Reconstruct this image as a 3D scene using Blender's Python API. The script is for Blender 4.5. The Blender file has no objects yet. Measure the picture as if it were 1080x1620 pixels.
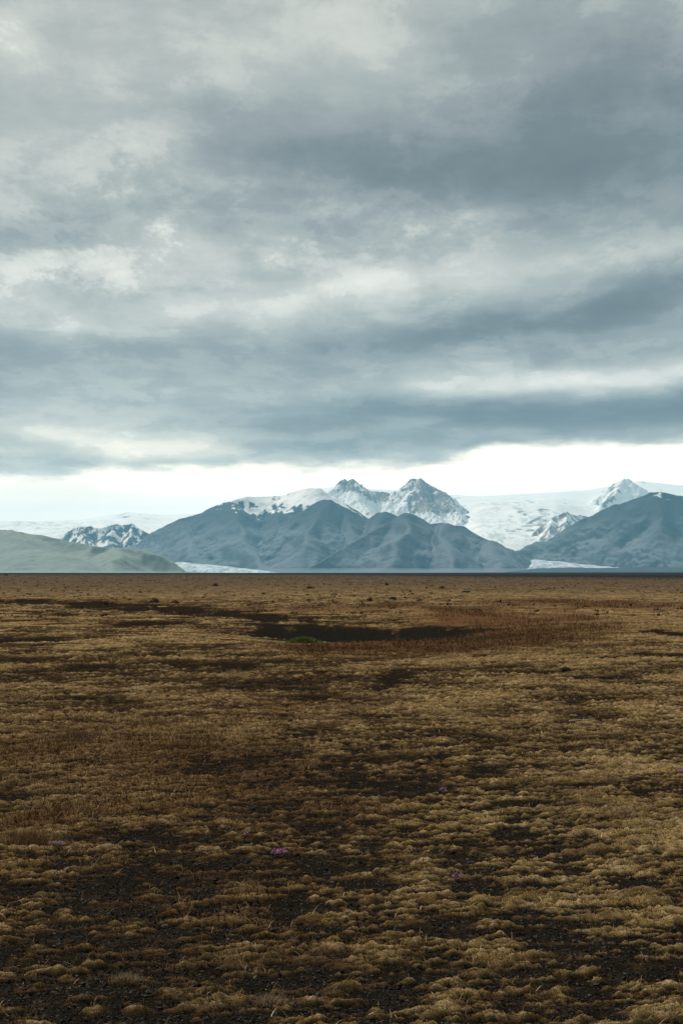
import bpy, math, random
import numpy as np
random.seed(7)
rng = np.random.default_rng(11)
S = bpy.context.scene
COL = S.collection
PI = math.pi

# ------------------------------------------------------------------ camera
EYE = 2.2
F = 2250.0                       # focal length in photograph pixels (50 mm, 36 mm tall frame, 1620 px)
TILT = math.atan(96.0 / F)
cam = bpy.data.cameras.new('camera')
cam.sensor_fit = 'VERTICAL'; cam.sensor_height = 36; cam.sensor_width = 24; cam.lens = 50
cam.clip_start = 0.1; cam.clip_end = 200000
camo = bpy.data.objects.new('camera', cam); COL.objects.link(camo)
camo.location = (0, 0, EYE); camo.rotation_euler = (PI / 2 + TILT, 0, 0)
S.camera = camo

def ray(px, py):
    a, b = (px - 540) / F, (810 - py) / F
    x, y, z = a, math.cos(TILT) - b * math.sin(TILT), math.sin(TILT) + b * math.cos(TILT)
    return x, y, z
def on_ground(px, py):
    x, y, z = ray(px, py); t = EYE / -z
    return x * t, y * t
def far(px, py, km):             # a point of the far landscape: bearing, apparent height, real distance
    x, y, z = ray(px, py); D = km * 1000
    return x / y * D, D, EYE + z / y * D

# ------------------------------------------------------------------ noise
def _h(ix, iy, seed):
    h = (ix.astype(np.int64) * 374761393 + iy.astype(np.int64) * 668265263 + seed * 974634777) & 0xFFFFFFFF
    h = ((h ^ (h >> 13)) * 1274126177) & 0xFFFFFFFF
    return (h ^ (h >> 16)) & 0xFFFF
def pn(x, y, seed=0):
    x0 = np.floor(x); y0 = np.floor(y); fx = x - x0; fy = y - y0
    ix = x0.astype(np.int64); iy = y0.astype(np.int64)
    u = fx * fx * fx * (fx * (fx * 6 - 15) + 10); v = fy * fy * fy * (fy * (fy * 6 - 15) + 10)
    def g(a, b, dx, dy):
        t = _h(a, b, seed) * (2 * PI / 65536)
        return np.cos(t) * dx + np.sin(t) * dy
    n0 = g(ix, iy, fx, fy); n1 = g(ix + 1, iy, fx - 1, fy)
    n2 = g(ix, iy + 1, fx, fy - 1); n3 = g(ix + 1, iy + 1, fx - 1, fy - 1)
    a = n0 + u * (n1 - n0); b = n2 + u * (n3 - n2)
    return (a + v * (b - a)) * 1.5
def fbm(x, y, o=4, seed=0, gain=.5):
    r = 0; a = 1; s = 0
    for i in range(o):
        r = r + a * pn(x * 2**i + 17.3 * i, y * 2**i - 9.1 * i, seed + i); s += a; a *= gain
    return r / s
def ss(a, b, x):
    t = np.clip((x - a) / (b - a), 0, 1); return t * t * (3 - 2 * t)

# ------------------------------------------------------------------ mesh helpers
def mesh_from(name, V, loops, sizes, mat=None, attrs=None, smooth=True, cols=None):
    me = bpy.data.meshes.new(name)
    V = np.asarray(V, dtype=np.float32); loops = np.asarray(loops, dtype=np.int32).ravel()
    me.vertices.add(len(V)); me.vertices.foreach_set('co', V.ravel())
    me.loops.add(len(loops)); me.loops.foreach_set('vertex_index', loops)
    if np.isscalar(sizes):
        n = len(loops) // sizes; st = np.arange(n, dtype=np.int32) * sizes
    else:
        sizes = np.asarray(sizes, dtype=np.int32); n = len(sizes); st = np.concatenate([[0], np.cumsum(sizes)[:-1]]).astype(np.int32)
    me.polygons.add(n); me.polygons.foreach_set('loop_start', st)
    me.update(calc_edges=True)
    me.polygons.foreach_set('use_smooth', np.full(n, smooth, dtype=bool))
    for k, a in (attrs or {}).items():
        at = me.attributes.new(k, 'FLOAT', 'POINT'); at.data.foreach_set('value', np.asarray(a, dtype=np.float32))
    if cols is not None:
        at = me.attributes.new('tint', 'FLOAT_COLOR', 'POINT')
        c = np.ones((len(V), 4), dtype=np.float32); c[:, :3] = cols; at.data.foreach_set('color', c.ravel())
    me.update()
    if mat: me.materials.append(mat)
    return me
def link(name, me, label=None, cat=None, group=None, kind=None, parent=None, loc=None):
    o = bpy.data.objects.new(name, me); COL.objects.link(o)
    if label: o['label'] = label
    if cat: o['category'] = cat
    if group: o['group'] = group
    if kind: o['kind'] = kind
    if parent: o.parent = parent
    if loc is not None: o.location = loc
    return o
def grid_loops(nr, nc):
    i = np.arange(nr * nc, dtype=np.int32).reshape(nr, nc)
    return np.stack([i[:-1, :-1], i[:-1, 1:], i[1:, 1:], i[1:, :-1]], -1).reshape(-1, 4)

# ------------------------------------------------------------------ node helpers
class N:
    T = None
    def __init__(s, sock): s.s = sock
    @staticmethod
    def m(op, *a, clamp=False):
        n = N.T.nodes.new('ShaderNodeMath'); n.operation = op; n.use_clamp = clamp
        for i, v in enumerate(a):
            if isinstance(v, N): N.T.links.new(v.s, n.inputs[i])
            else: n.inputs[i].default_value = v
        return N(n.outputs[0])
    def __add__(s, o): return N.m('ADD', s, o)
    __radd__ = __add__
    def __sub__(s, o): return N.m('SUBTRACT', s, o)
    def __rsub__(s, o): return N.m('SUBTRACT', o, s)
    def __mul__(s, o): return N.m('MULTIPLY', s, o)
    __rmul__ = __mul__
    def __truediv__(s, o): return N.m('DIVIDE', s, o)
def sstep(a, b, x):
    n = N.T.nodes.new('ShaderNodeMapRange'); n.interpolation_type = 'SMOOTHSTEP'
    for i, v in ((0, x), (1, a), (2, b)):
        if isinstance(v, N): N.T.links.new(v.s, n.inputs[i])
        else: n.inputs[i].default_value = v
    return N(n.outputs[0])
def xyz(x, y, z):
    n = N.T.nodes.new('ShaderNodeCombineXYZ')
    for i, v in enumerate((x, y, z)):
        if isinstance(v, N): N.T.links.new(v.s, n.inputs[i])
        else: n.inputs[i].default_value = v
    return N(n.outputs[0])
def noise(vec, scale, detail=3, rough=.5, dist=0, kind='FBM'):
    n = N.T.nodes.new('ShaderNodeTexNoise'); n.inputs['Scale'].default_value = scale
    n.inputs['Detail'].default_value = detail; n.inputs['Roughness'].default_value = rough
    n.inputs['Distortion'].default_value = dist
    if vec is not None: N.T.links.new(vec.s, n.inputs['Vector'])
    return N(n.outputs['Fac'])
def vor(vec, scale, detail=2, rough=.5, smooth=.7):
    n = N.T.nodes.new('ShaderNodeTexVoronoi'); n.feature = 'SMOOTH_F1'; n.normalize = True
    for k_, v_ in (('Scale', scale), ('Detail', detail), ('Roughness', rough), ('Smoothness', smooth)): n.inputs[k_].default_value = v_
    N.T.links.new(vec.s, n.inputs['Vector']); return N(n.outputs['Distance'])
def ramp(x, stops, interp='LINEAR'):
    n = N.T.nodes.new('ShaderNodeValToRGB'); r = n.color_ramp; r.interpolation = interp
    while len(r.elements) < len(stops): r.elements.new(.5)
    for e, (p, c) in zip(r.elements, stops):
        e.position = p; e.color = (*c, 1) if len(c) == 3 else c
    N.T.links.new(x.s, n.inputs[0]); return N(n.outputs[0])
def mix(f, a, b, mode='MIX'):
    n = N.T.nodes.new('ShaderNodeMix'); n.data_type = 'RGBA'; n.blend_type = mode; n.clamp_factor = True
    for i, v in ((0, f), (6, a), (7, b)):
        if isinstance(v, N): N.T.links.new(v.s, n.inputs[i])
        elif i == 0: n.inputs[i].default_value = v
        else: n.inputs[i].default_value = (*v, 1)
    return N(n.outputs[2])
def attr(name, out='Fac'):
    n = N.T.nodes.new('ShaderNodeAttribute'); n.attribute_name = name; return N(n.outputs[out])
def coord(out='Object'):
    n = N.T.nodes.new('ShaderNodeTexCoord'); return N(n.outputs[out])
def scaled(v, s):
    n = N.T.nodes.new('ShaderNodeMapping'); n.inputs['Scale'].default_value = s; N.T.links.new(v.s, n.inputs[0]); return N(n.outputs[0])
def bump(h, strength, dist):
    n = N.T.nodes.new('ShaderNodeBump'); n.inputs['Strength'].default_value = strength; n.inputs['Distance'].default_value = dist
    N.T.links.new(h.s, n.inputs['Height']); return N(n.outputs[0])
def material(name, build, rough=.95, spec=.15):
    m = bpy.data.materials.new(name); m.use_nodes = True; t = m.node_tree; N.T = t
    b = t.nodes['Principled BSDF']; b.inputs['Roughness'].default_value = rough
    b.inputs['Specular IOR Level'].default_value = spec
    c, nrm = build()
    if isinstance(c, N): t.links.new(c.s, b.inputs['Base Color'])
    else: b.inputs['Base Color'].default_value = (*c, 1)
    if nrm is not None: t.links.new(nrm.s, b.inputs['Normal'])
    return m
def lin(r, g, b):
    f = lambda c: (c / 255 / 12.92) if c <= 10 else ((c / 255 + .055) / 1.055) ** 2.4
    return (f(r), f(g), f(b))

# ------------------------------------------------------------------ the plain
def feat(px, py, wx, wy, amp=1.0, ang=0.0):
    x, y = on_ground(px, py); D = y
    return (x, y, wx / F * D, wy * D * D / (F * EYE), amp, ang)
GRAVEL = [feat(*a) for a in [
    (575, 993, 130, 4.2, 2.3), (470, 991, 50, 5, 1.3), (690, 992, 50, 3, .8),
    (30, 949, 90, 1.9, 1.4), (110, 952, 70, 2.1, 1.6), (180, 956, 60, 2.4, 1.8), (250, 961, 60, 2.8, 1.9), (320, 967, 60, 3.0, 1.9), (390, 974, 60, 3.2, 1.8), (450, 980, 50, 3.2, 1.5), (90, 969, 60, 1.6, .7),
    (240, 988, 50, 4, .9), (40, 1012, 60, 4, 1.0), (300, 1053, 100, 5, .8), (95, 1058, 50, 6, .8), (430, 1054, 60, 4, .6), (355, 1010, 30, 3, .7),
    (620, 1078, 70, 12, .8), (1050, 1003, 20, 9, 1.2), (1078, 1040, 30, 8, 1.0), (1000, 1080, 50, 5, .6), (940, 1110, 60, 5, .4), (820, 1065, 60, 6, .4),
    (420, 1090, 60, 7, .5), (560, 1160, 80, 14, .35), (620, 1240, 90, 20, .45), (440, 1450, 70, 22, .6), (570, 1400, 130, 24, .7), (650, 1370, 60, 14, .4),
    (60, 1560, 110, 40, .35), (285, 1590, 70, 26, .7), (560, 1590, 60, 24, .5), (740, 1490, 60, 22, .5), (920, 1460, 70, 55, .5), (1010, 1570, 110, 40, .6), (870, 1350, 70, 45, .45),
    (690, 1270, 40, 25, .35), (1040, 1250, 60, 20, .35), (500, 1210, 120, 25, .35), (780, 1590, 60, 18, .5), (130, 1470, 90, 14, .25), (340, 1400, 70, 12, .4)]]
LUSH = [feat(*a) for a in [
    (260, 1015, 200, 22, .5), (930, 1060, 170, 35, .45), (700, 1050, 120, 12, .5), (620, 1030, 120, 8, .6), (90, 1180, 150, 60, .5), (60, 1310, 110, 60, .6),
    (300, 1120, 200, 40, .2), (780, 1555, 120, 16, .55), (900, 1130, 150, 30, .3), (860, 1535, 80, 10, .4), (990, 1010, 130, 26, .45), (960, 1190, 110, 60, .3), (560, 1560, 90, 16, .4), (250, 1540, 110, 14, .4), (60, 1480, 70, 16, .35), (430, 1500, 90, 14, .4), (400, 935, 500, 12, .5), (900, 980, 200, 12, .6)]]
RED = [feat(*a) for a in [
    (640, 1022, 150, 11, 1.5), (520, 1030, 60, 10, .9), (800, 980, 140, 15, 1.3), (830, 1002, 100, 12, 1.0), (730, 1010, 110, 12, 1.3), (920, 955, 150, 8, 1.2), (600, 958, 120, 5, .6),
    (100, 1170, 120, 40, .5), (30, 1330, 90, 38, 1.0), (200, 1250, 200, 50, .32), (330, 1180, 130, 25, .5), (420, 962, 160, 6, .6), (200, 948, 200, 3, .7), (460, 1280, 160, 30, .35), (720, 965, 60, 4, .8), (380, 1220, 270, 100, .22), (300, 1430, 270, 80, .32), (420, 1120, 200, 26, .3)]]
FARSAND = [feat(*a) for a in [(1010, 910.6, 230, 2.4, 1.8), (760, 909.6, 180, 1.3, 1.2)]]
def gsum(L, X, Y):
    r = np.zeros_like(X)
    for (x, y, sx, sy, amp, ang) in L:
        r += amp * np.exp(-((X - x) / sx) ** 2 - ((Y - y) / sy) ** 2)
    return r
POOL = on_ground(575, 994)
def ground_fields(X, Y):
    R = np.hypot(X, Y)
    wx = X + .8 * pn(X / 3.1, Y / 3.1, 50) + R * .012 * pn(X / (R * .05 + 1), Y / (R * .08 + 1), 51)
    wy = Y + 1.1 * pn(X / 2.7, Y / 2.7, 52) + R * .03 * pn(X / 9, Y / 14, 53)
    gr = gsum(GRAVEL, wx, wy); lu = gsum(LUSH, wx, wy); rd = gsum(RED, wx, wy)
    rd = rd * np.clip(1 + 1.1 * fbm(X / (1.2 + R * .02), Y / (1.2 + R * .03), 3, 67), .2, 1.6)
    patch = fbm(X / 2.6, Y / 3.4, 3, 60)
    big = fbm(X / 17, Y / 26, 3, 61)
    # cushions: islands of moss with rounded shoulders, slightly combed sideways
    q = Y - .18 * X
    a = fbm(X / 1.05, q / .50, 3, 62); b = fbm(X / .37, q / .135, 4, 63, .62); c = fbm(X / .12, q / .042, 2, 64)
    st = fbm(X / 3.2, q / 1.5, 4, 65, .6)
    bias = -.055 + .20 * ss(8, 28, R) + .14 * ss(40, 140, R)
    gn = np.clip(.95 + 2.3 * fbm(X / (.3 + R * .02), q / (.3 + R * .03), 4, 66, .65), 0, 2)
    cov = .50 * a + .95 * b + .34 * c + .32 * patch + .15 * big + .9 * st * ss(12, 40, R) + bias - gr * (.55 + .45 * ss(15, 45, R)) * gn + .34 * lu + .15 * np.clip(rd, 0, 1)
    mw = .07 + .16 * ss(14, 50, R); moss = ss(-mw * .6, mw * 1.4, cov)
    return R, gr, lu, rd, patch, big, a, b, c, cov, moss
def ground_height(X, Y, fields):
    R, gr, lu, rd, patch, big, a, b, c, cov, moss = fields
    near = 1 - ss(250, 900, R)
    z = .05 * fbm(X / 5, Y / 6, 2, 70) + .28 * pn(X / 45, Y / 70, 71) * ss(15, 60, R) + .5 * pn(X / 160, Y / 260, 72) * ss(120, 500, R)
    z = z * near
    hl = np.clip(cov + .03, 0, .9)**.75 * .068 * (1 + .3 * ss(15, 40, R))
    z = z + hl * near * (.55 + .45 * ss(-.3, .5, b + .4 * c))
    z = z + near * .007 * c * moss + near * .03 * fbm(X / 1.4, Y / .8, 2, 75)
    z = z + near * .007 * fbm(X / .05, Y / .05, 2, 73)
    # shallow hollow
    z = z - .55 * np.exp(-((X - POOL[0]) / 5.5) ** 2 - ((Y - POOL[1] + 2) / 7) ** 2)
    # far bank of black sand
    z = z + ss(2300, 3200, R) * (1 - ss(7000, 9000, R)) * (2.3 + 1.0 * fbm(X / 900, Y / 1500, 3, 74)) * (.7 + .5 * ss(200, 900, X))
    return z
def height_at(X, Y):
    X = np.atleast_1d(np.asarray(X, float)); Y = np.atleast_1d(np.asarray(Y, float))
    f = ground_fields(X, Y); return ground_height(X, Y, f)

def thickness(f, X_):
    R, gr, lu, rd, patch, big, a, b, c, cov, moss = f
    return ss(.08, .60, cov - .20 * ss(8, 40, R) + .30 * c + .25 * patch + .15 * ss(-.05, .35, X_ / np.maximum(R, 1)))
def geo(a, b, ratio):
    n = max(2, int(math.ceil(math.log(b / a) / math.log(1 + ratio)))); return np.geomspace(a, b, n)
rs = np.concatenate([[.4, 1.2, 2.2, 3.2], geo(4.0, 6.2, .01)[:-1], geo(6.2, 90, .0021)[:-1], geo(90, 400, .0045)[:-1], geo(400, 4000, .01)[:-1], geo(4000, 41000, .06)])
fine = np.radians(np.arange(-21, 21.001, .072))
th = np.concatenate([np.radians(np.linspace(-180, -22, 80)), fine, np.radians(np.linspace(22, 180, 80))])
RR, TT = np.meshgrid(rs, th, indexing='ij')
GX = (RR * np.sin(TT)).ravel(); GY = (RR * np.cos(TT)).ravel()
fl = ground_fields(GX, GY); GZ = ground_height(GX, GY, fl)
R, gr, lu, rd, patch, big, a_, b_, c_, cov, moss = fl
sand = np.clip(ss(900, 2000, R * (1 + .25 * fbm(GX / 300, GY / 700, 2, 80))) + gsum(FARSAND, GX, GY), 0, 1)
redm = np.clip(rd, 0, 1.2) * ss(-.1, .2, cov)
print('ground verts', len(GX))

def ground_shader():
    o = coord(); moss = attr('moss'); red = attr('red'); sand = attr('sand'); crown = attr('crown'); wet = attr('wet')
    n1 = noise(o, 2.2, 4, .6); n2 = noise(o, 14, 4, .65); n3 = noise(o, 70, 3, .7); n0 = noise(scaled(o, (1, .6, 1)), .09, 4, .6)
    olive = mix(sstep(.42, .62, n1), (.20, .132, .043), (.30, .20, .06))
    tan = mix(sstep(.35, .65, n2), (.24, .15, .066), (.46, .33, .18))
    m = mix(sstep(.35, .65, n1 * .5 + n2 * .5), olive, tan)
    m = mix(attr('thick'), mix(n2, (.022, .013, .007), (.075, .045, .023)), m)
    far = sstep(60, 300, attr('dist'))
    nf = noise(scaled(o, (1, .45, 1)), .7, 5, .7)
    m = mix(far, m, mix(n0, (.080, .056, .036), (.165, .118, .076)))
    m = mix(far * sstep(.48, .60, nf) * .85, m, (.045, .032, .02))
    rc = mix(n2, (.085, .040, .018), (.165, .085, .038))
    m = mix(red, m, rc)
    m = mix(sstep(.52, .40, noise(scaled(o, (.6, 1, 1)), 1.1, 6, .7)) * .55, m, (.085, .052, .028))
    m = mix(sstep(.3, .8, n3) * .6, m, mix(.5, m, (.05, .035, .018)))
    g = mix(n3, (.005, .0042, .0034), (.022, .017, .012))
    g = mix(sstep(.50, .66, noise(scaled(o, (.7, 1, 1)), 5, 6, .75)) * .75, g, (.048, .031, .017))
    g = mix(wet * sstep(.35, .6, n2), g, (.010, .011, .010))
    c = mix(moss, g, m)
    c = mix(sand, c, mix(n0, (.012, .013, .014), (.028, .026, .023)))
    return c, bump(n3 + n2 * .8, .9, .03)
m_ground = material('moss_and_gravel', ground_shader, 1.0, 0.0)
crown = ss(.02, .35, cov)
me = mesh_from('ground', np.stack([GX, GY, GZ], 1), grid_loops(len(rs), len(th))[:, ::-1], 4, m_ground,
               dict(moss=moss, red=redm, sand=sand, crown=crown, dist=R, thick=thickness(fl, GX), wet=np.clip(gsum(GRAVEL[:3], GX, GY), 0, 1)))
link('ground', me, kind='structure')
del me

# ------------------------------------------------------------------ blades: moss fibre, dry grass, red grass
def blades(X, Y, Z, length, width, lean, cols, curved, shade=None):
    n = len(X); az = rng.uniform(0, 2 * PI, n); fa = rng.uniform(0, 2 * PI, n)
    dx = np.cos(az) * lean; dy = np.sin(az) * lean; dz = np.sqrt(np.clip(1 - lean**2, .05, 1))
    sx = np.cos(fa) * width * .5; sy = np.sin(fa) * width * .5
    B = np.stack([X, Y, Z], 1); side = np.stack([sx, sy, np.zeros(n)], 1); d = np.stack([dx, dy, dz], 1)
    L = length[:, None]
    if not curved:
        V = np.stack([B - side, B + side, B + d * L], 1).reshape(-1, 3)
        return V, np.arange(n * 3, dtype=np.int32), 3, np.repeat(cols, 3, 0)
    m = B + d * L * .55
    t = m + (d * np.array([1.7, 1.7, .75])) * L * .45
    V = np.stack([B - side, B + side, m + side * .7, m - side * .7, t], 1).reshape(-1, 3)
    k = np.arange(n, dtype=np.int32)[:, None] * 5
    lp = (k + np.array([0, 1, 2, 3, 3, 2, 4], dtype=np.int32)).ravel()
    return V, lp, np.tile(np.array([4, 3], dtype=np.int32), n), np.repeat(cols, 5, 0)
def wedge(n, r0, r1, p, half=21):
    u = rng.uniform(0, 1, n)
    r = (r0**(2 - p) + u * (r1**(2 - p) - r0**(2 - p)))**(1 / (2 - p)) if p != 2 else r0 * (r1 / r0)**u
    t = np.radians(rng.uniform(-half, half, n)); return r * np.sin(t), r * np.cos(t)
def blade_shader():
    return attr('tint', 'Color'), None
def fibre_shader():
    return attr('tint', 'Color'), attr('nrm', 'Vector')
m_blade = material('dry_blade', blade_shader, .9, .1)
m_fibre = material('moss_fibre', fibre_shader, 1.0, 0.0)
def ground_normal(X, Y, Z, e=.015):
    zx = ground_height(X + e, Y, ground_fields(X + e, Y)); zy = ground_height(X, Y + e, ground_fields(X, Y + e))
    v = np.stack([-(zx - Z) / e, -(zy - Z) / e, np.ones_like(Z)], 1); v += rng.normal(0, .42, v.shape)
    return v / np.linalg.norm(v, axis=1)[:, None]
def set_normals(me, nv):
    at = me.attributes.new('nrm', 'FLOAT_VECTOR', 'POINT'); at.data.foreach_set('vector', nv.astype(np.float32).ravel()); return me
def palette(n, cols, wt, jit=.18):
    c = np.array(cols, float)[rng.choice(len(cols), n, p=np.array(wt) / sum(wt))]
    return np.clip(c * rng.lognormal(0, jit, (n, 1)) * rng.lognormal(0, .05, (n, 3)), 0, 1)
# moss fibre
X, Y = wedge(900000, 5.8, 42, 1.75)
f = ground_fields(X, Y); k = (f[10] > .45) & (rng.uniform(0, 1, len(X)) < .35 + .65 * ss(0, .3, f[9])); X = X[k]; Y = Y[k]; f = tuple(q[k] for q in f)
Z = ground_height(X, Y, f); r = f[0]; n = len(X)
yel = np.clip(.5 + .9 * f[4] + .3 * f[6], 0, 1)[:, None] * (1 - .7 * ss(9, 30, r))[:, None]
cA = palette(n, [(.50, .35, .19), (.35, .235, .12), (.16, .098, .05), (.70, .53, .32)], [4, 4, 2, 1.6])
cB = palette(n, [(.52, .355, .10), (.36, .235, .065), (.74, .54, .18), (.17, .10, .035)], [4, 4, 2, 1.8])
cR = palette(n, [(.22, .12, .058), (.32, .19, .095), (.11, .06, .03)], [3, 2, 2])
c = cA * (1 - yel) + cB * yel; rdm = np.clip(f[3], 0, 1)[:, None] * .8; c = c * (1 - rdm) + cR * rdm
th_ = thickness(f, X)[:, None]; cD = palette(n, [(.022, .013, .007), (.05, .029, .015), (.11, .066, .034)], [3, 3, 1.2]); c = cD * (1 - th_) + np.clip(c * 1.17, 0, .9) * th_
ln = rng.uniform(.007, .022, n) * np.where(rng.uniform(0, 1, n) < .08, 1.8, 1) * (1 + .35 * ss(8, 30, r)); wd = .0016 + .00028 * r
V, lp, sz, cc = blades(X, Y, Z - .004, ln, wd, rng.uniform(.2, .95, n), c, False)
link('moss', set_normals(mesh_from('moss', V, lp, sz, m_fibre, smooth=False, cols=cc), np.repeat(ground_normal(X, Y, Z), 3, 0)), 'olive and tan moss cushions over the black gravel plain', 'moss', kind='stuff')
# dry grass
X, Y = wedge(520000, 5.8, 60, 1.6)
f = ground_fields(X, Y)
left = ss(.12, -.20, X / Y) * .9
pr = np.clip(.10 + .75 * np.clip(f[3], 0, 1) + .35 * left * ss(-.2, .2, f[4]) + .05, 0, 1) * f[10]
k = rng.uniform(0, 1, len(X)) < pr; X = X[k]; Y = Y[k]; f = tuple(q[k] for q in f); r = f[0]; n = len(X)
Z = ground_height(X, Y, f)
cA = palette(n, [(.38, .262, .145), (.22, .138, .07), (.10, .06, .03), (.68, .55, .38)], [4, 4, 4, .8])
cR = palette(n, [(.21, .105, .045), (.30, .165, .08), (.13, .07, .03)], [4, 2, 2])
rdm = np.clip(f[3] * 1.1, 0, 1)[:, None]; c = cA * (1 - rdm) + cR * rdm
ln = rng.uniform(.025, .07, n) * (1 + 1.0 * np.clip(f[3], 0, 1)); wd = .0016 + .00025 * r
V, lp, sz, cc = blades(X, Y, Z - .004, ln, wd, rng.uniform(.15, .9, n), c, True)
link('dry_grass', set_normals(mesh_from('dry_grass', V, lp, sz, m_fibre, smooth=False, cols=cc), np.repeat(ground_normal(X, Y, Z), 5, 0)), 'short straw coloured grass growing through the moss', 'grass', kind='stuff')
# tall red grass round the hollow and in the left foreground
X, Y = wedge(420000, 9, 110, 1.5)
f = ground_fields(X, Y); k = rng.uniform(0, 1, len(X)) < ss(.25, 1.3, f[3]) * (1 - .97 * ss(.5, 1.2, f[1])) * ss(-.5, .3, f[5] + f[4])
X = X[k]; Y = Y[k]; f = tuple(q[k] for q in f); r = f[0]; n = len(X); Z = ground_height(X, Y, f)
c = palette(n, [(.13, .066, .03), (.085, .043, .02), (.20, .115, .058), (.28, .195, .11)], [4, 4, 2, .6])
ln = rng.uniform(.05, .17, n) * (1 + .5 * ss(25, 50, r)); wd = .0018 + .00022 * r
V, lp, sz, cc = blades(X, Y, Z - .01, ln, wd, rng.uniform(.03, .45, n), c, True)
link('tall_grass', mesh_from('tall_grass', V, lp, sz, m_blade, smooth=False, cols=cc), 'rust coloured tall grass round the dark hollow and at the left', 'grass', kind='stuff')

# pebbles in the bare gravel
OCT = np.array([(1, 0, 0), (-1, 0, 0), (0, 1, 0), (0, -1, 0), (0, 0, 1), (0, 0, -1)], float)
OT = np.array([(0, 2, 4), (2, 1, 4), (1, 3, 4), (3, 0, 4), (2, 0, 5), (1, 2, 5), (3, 1, 5), (0, 3, 5)])
X, Y = wedge(260000, 5.8, 34, 1.8); f = ground_fields(X, Y); k = f[10] < .4; X = X[k]; Y = Y[k]; f = tuple(q[k] for q in f)
Z = ground_height(X, Y, f); n = len(X)
sc = np.clip(rng.lognormal(math.log(.0065), .45, n), .003, .024)
P = OCT[None] * rng.uniform(.6, 1.3, (n, 6, 1)) * np.stack([np.ones(n), rng.uniform(.6, 1, n), rng.uniform(.35, .7, n)], 1)[:, None, :] + rng.normal(0, .18, (n, 6, 3))
ta = rng.uniform(0, 2 * PI, n)[:, None]; x2 = P[..., 0] * np.cos(ta) - P[..., 1] * np.sin(ta); y2 = P[..., 0] * np.sin(ta) + P[..., 1] * np.cos(ta)
P = np.stack([x2, y2, P[..., 2]], -1) * sc[:, None, None] + np.stack([X, Y, Z + sc * .2], 1)[:, None, :]
lp = (np.arange(n)[:, None, None] * 6 + OT[None]).ravel()
c = palette(n, [(.009, .008, .007), (.018, .016, .013), (.034, .03, .025), (.08, .058, .038), (.24, .225, .20)], [5, 4, 2, .5, .006], .25)
link('gravel', mesh_from('gravel', P.reshape(-1, 3), lp, 3, m_blade, smooth=False, cols=np.repeat(c, 6, 0)), 'loose black lava gravel between the moss cushions', 'gravel', kind='stuff')
# dark leafy ground cover in the crevices
X, Y = wedge(260000, 5.8, 26, 1.8); f = ground_fields(X, Y); k = (f[10] < .75) & (f[10] > .02) & (fbm(X / .5, Y / .5, 2, 91) > -.05); X = X[k]; Y = Y[k]; f = tuple(q[k] for q in f)
Z = ground_height(X, Y, f); n = len(X)
c = palette(n, [(.014, .017, .008), (.032, .024, .012), (.045, .024, .016), (.13, .095, .048)], [4, 3, 2, 1.2], .3)
V, lp, sz, cc = blades(X, Y, Z, rng.uniform(.012, .035, n), .005 + .0004 * f[0], rng.uniform(.3, .95, n), c, False)
link('ground_cover', mesh_from('ground_cover', V, lp, sz, m_blade, smooth=False, cols=cc), 'dark creeping heath leaves in the gaps of the moss', 'ground cover', kind='stuff')

# ------------------------------------------------------------------ single plants, stones and sticks
def place(px, py):
    x, y = on_ground(px, py)
    for _ in range(3):
        z = float(height_at(x, y)[0]); rx, ry, rz = ray(px, py); t = (EYE - z) / -rz; x, y = rx * t, ry * t
    return x, y, float(height_at(x, y)[0])
def local_blades(n, w, d, h, cols, wt, lean=(.1, .8), width=.004, droop=True):
    a = rng.uniform(0, 2 * PI, n); q = np.minimum(np.abs(rng.normal(0, .42, n)), .95); x = np.cos(a) * q * w / 2; y = np.sin(a) * q * d / 2
    L = rng.uniform(.55, 1, n) * h * np.exp(-.5 * q * q)
    return blades(x, y, np.full(n, -.02), L, np.full(n, width), rng.uniform(*lean, n), palette(n, cols, wt), droop)
m_green = material('green_blade', blade_shader, .8, .2)
def tuft(px, py, w, d, h, n, cols, wt, label, width=.004, cat='grass tuft', name='grass_tuft', lean=(.1, .8), group=None):
    V, lp, sz, cc = local_blades(n, w, d, h, cols, wt, lean, width)
    return link(name, mesh_from(name, V, lp, sz, m_green, smooth=False, cols=cc), label, cat, group, loc=place(px, py))
GREEN = [(.11, .13, .02), (.16, .18, .03), (.07, .09, .018), (.22, .21, .06)]
tuft(480, 1017, 1.3, .8, .34, 3400, GREEN, [4, 4, 2, 1], 'bright green rounded grass tuft at the edge of the dark hollow', .012)
tuft(76, 1276, .26, .2, .06, 500, GREEN, [5, 2, 4, .5], 'small dark green tuft in the brown grass at the left edge', .005)
tuft(118, 1254, .24, .2, .05, 400, GREEN, [4, 2, 3, 1], 'small mossy green tuft above the darker green one at left', .005)
tuft(1062, 1327, .34, .2, .04, 1100, [(.20, .19, .03), (.26, .24, .04), (.13, .13, .03)], [3, 3, 1], 'yellow green moss tuft at the right edge', .004)
tuft(860, 1155, .2, .2, .05, 300, GREEN, [3, 3, 2, 2], 'small green tuft in the pale moss below the white stick', .007)
tuft(48, 1338, .75, .5, .20, 1100, [(.22, .13, .06), (.14, .08, .04), (.30, .20, .11)], [3, 3, 1], 'upright rusty brown grass clump at the left edge below the green tufts', .005, lean=(.02, .35))
tuft(120, 1170, 1.1, .8, .20, 1000, [(.22, .13, .06), (.14, .08, .04), (.30, .20, .11)], [3, 3, 1], 'upright rusty brown grass clump in the upper left of the near plain', .007, lean=(.02, .35))
tuft(425, 1590, .30, .22, .10, 500, [(.30, .22, .12), (.2, .14, .08), (.42, .32, .2)], [3, 3, 1], 'straw coloured grass clump at the bottom between two bare patches', .0035)
tuft(200, 1555, .30, .22, .10, 500, [(.27, .19, .10), (.2, .13, .07), (.36, .28, .16)], [3, 3, 1], 'dry brown grass clump beside the bare patch at the bottom left', .0035)

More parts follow.
